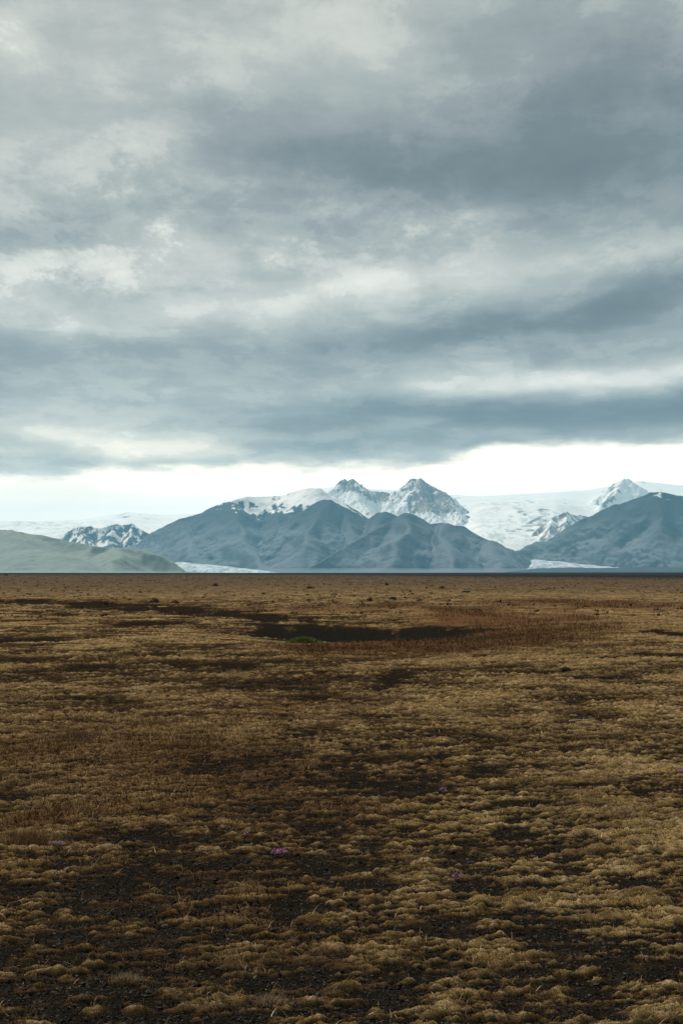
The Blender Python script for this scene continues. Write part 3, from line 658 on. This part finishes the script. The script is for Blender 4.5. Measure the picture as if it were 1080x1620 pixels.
def blob(px, py, sx, sy, amp, rot=0.0, warped=True):
    a0, e0 = aim(px, py); A = (azw if warped else az) - a0; E_ = (elw if warped else el) - e0; c, s = math.cos(math.radians(rot)), math.sin(math.radians(rot))
    p_ = (A * c + E_ * s) / (sx * K); q_ = (E_ * c - A * s) / (sy * K)
    return N.m('EXPONENT', (p_ * p_ + q_ * q_) * -1.0) * amp
L = None
BL = [  # px, py, half width, half height, amount, tilt   (bright + / dark -)
    (120, 60, 260, 110, .05), (20, 55, 45, 45, .08), (560, 80, 260, 110, .07), (1000, 200, 330, 170, -.13), (640, 250, 330, 75, -.13, -6), (250, 180, 180, 30, -.03),
    (80, 230, 230, 90, .06), (300, 400, 150, 45, .11, 0), (430, 320, 130, 22, .06, -14), (470, 345, 120, 30, -.06, -10), (700, 355, 110, 28, .05), (900, 370, 260, 40, .03), (60, 370, 120, 26, -.03), (20, 450, 90, 35, .07),
    (640, 450, 430, 34, .13, 6), (120, 500, 260, 36, .05), (1010, 480, 260, 34, -.14, 14), (800, 520, 260, 30, -.10, 8), (300, 570, 480, 42, -.03, 0), (170, 670, 300, 60, .07), (350, 480, 400, 60, .03), (560, 545, 220, 22, -.05, 4), (1000, 510, 90, 14, .05, 5),
    (920, 592, 300, 20, .22, 4), (680, 575, 90, 26, .08), (760, 648, 520, 26, -.20, 2), (1020, 640, 260, 26, -.06, 4), (260, 640, 240, 16, -.02, 0), (60, 640, 160, 14, .04),
    (250, 710, 150, 20, .17, 0), (60, 690, 120, 16, .03), (500, 706, 160, 18, -.13, 0), (800, 690, 400, 14, -.05, 2), (930, 708, 190, 12, -.09, -2), (60, 738, 190, 16, .0), (600, 665, 160, 10, .05, -2), (350, 740, 300, 10, -.05)]
for b_ in BL:
    g_ = blob(*b_); L = g_ if L is None else L + g_
# cloud texture: long rolls of the deck, puffs lit from the upper left, fine streaks
n1 = noise(scaled(deck, (.8, 1.0, 1)), .8, 3, .5) - .5
nd = noise(scaled(deck, (1.7, 1.0, 1)), 2.3, 9, .68, .2) - .5
pu = noise(xyz(dx, dy, zc * 1.7), 12.0, 8, .66, .15) - .5
fi = noise(xyz(dx, dy, zc * 6.0 + w1 * .02), 7.0, 8, .63, .1) - .5
pm = blob(330, 380, 260, 75, 1.0) + blob(60, 440, 130, 70, .8) + blob(720, 350, 160, 40, .6) + blob(200, 260, 80, 60, .4) + blob(780, 560, 140, 40, .5)
high = sstep(4.0, 11.0, el)
L = L + .635 + n1 * .10 + nd * (.18 + .02 * high) + pu * (.08 + .10 * high + pm * .18) + sstep(-.02, .06, pu) * pm * .07 + (sstep(-.01, .06, nd + pu * .3) - .5) * .018  + fi * (.26 - .16 * high)
# the lifted cloud base over the mountains and the white light under it
a1, e1 = aim(540, 738); a2, e2 = aim(900, 706)
edge = e1 + sstep(2.0, 7.0, az) * (e2 - e1) - sstep(-8.5, -13.5, az) * .35 + (w3 * 1.1 + pu * .8 + w2 * .5)
under = sstep(edge + .30, edge - .30, el)
Lu = .905 - sstep(-6.0, -13.5, az) * .03 + fi * .10 + n1 * .05 + blob(70, 790, 150, 16, -.05) + blob(260, 765, 110, 12, .06) + blob(450, 755, 60, 12, -.03) + blob(860, 745, 200, 20, .03)
L = L + under * (Lu - L)
L = (L - .64) * 1.30 + .632 + under * .02
L = N.m('MINIMUM', N.m('MAXIMUM', L, 0.0), 1.0)
cloud = ramp(L, [(0.0, lin(58, 64, 68)), (.40, lin(110, 117, 118)), (.47, lin(124, 131, 132)), (.505, lin(136, 142, 142)), (.57, lin(148, 154, 152)), (.605, lin(161, 166, 162)), (.66, lin(173, 177, 171)), (.70, lin(188, 190, 182)), (.76, lin(202, 203, 194)), (.795, lin(218, 217, 207)), (.90, lin(240, 236, 224)), (1.0, lin(255, 252, 244))])
skyc = N(sky.outputs[0])
cl10 = mix(1.0, cloud, (10, 10, 10), 'MULTIPLY')
fin = mix(.96, skyc, cl10)
fin = mix(1.0, fin, mix(sstep(4.0, .3, el - 3.2 + w3 * 0), (.98, .98, .98), (1.80, 1.60, 1.42)), 'MULTIPLY')
t.links.new(fin.s, bg.inputs[0]); bg.inputs[1].default_value = .096
w.cycles.sampling_method = 'MANUAL'; w.cycles.sample_map_resolution = 512

sl = bpy.data.lights.new('sun', 'SUN'); sl.energy = 4.3; sl.angle = math.radians(7); sl.color = (1, .93, .83)
so = bpy.data.objects.new('sun', sl); COL.objects.link(so)
so.rotation_euler = (PI / 2 - SUN_EL, 0, PI - SUN_AZ)
# the lamp shines along its -Z: place it so that light comes from azimuth SUN_AZ (clockwise from +Y)

S.render.engine = 'CYCLES'
S.cycles.use_denoising = True
S.cycles.max_bounces = 5; S.cycles.volume_bounces = 1; S.cycles.diffuse_bounces = 3
S.cycles.use_fast_gi = False
S.view_settings.view_transform = 'Standard'; S.view_settings.look = 'None'; S.view_settings.exposure = 0.3; S.view_settings.gamma = 1; S.view_settings.use_curve_mapping = False
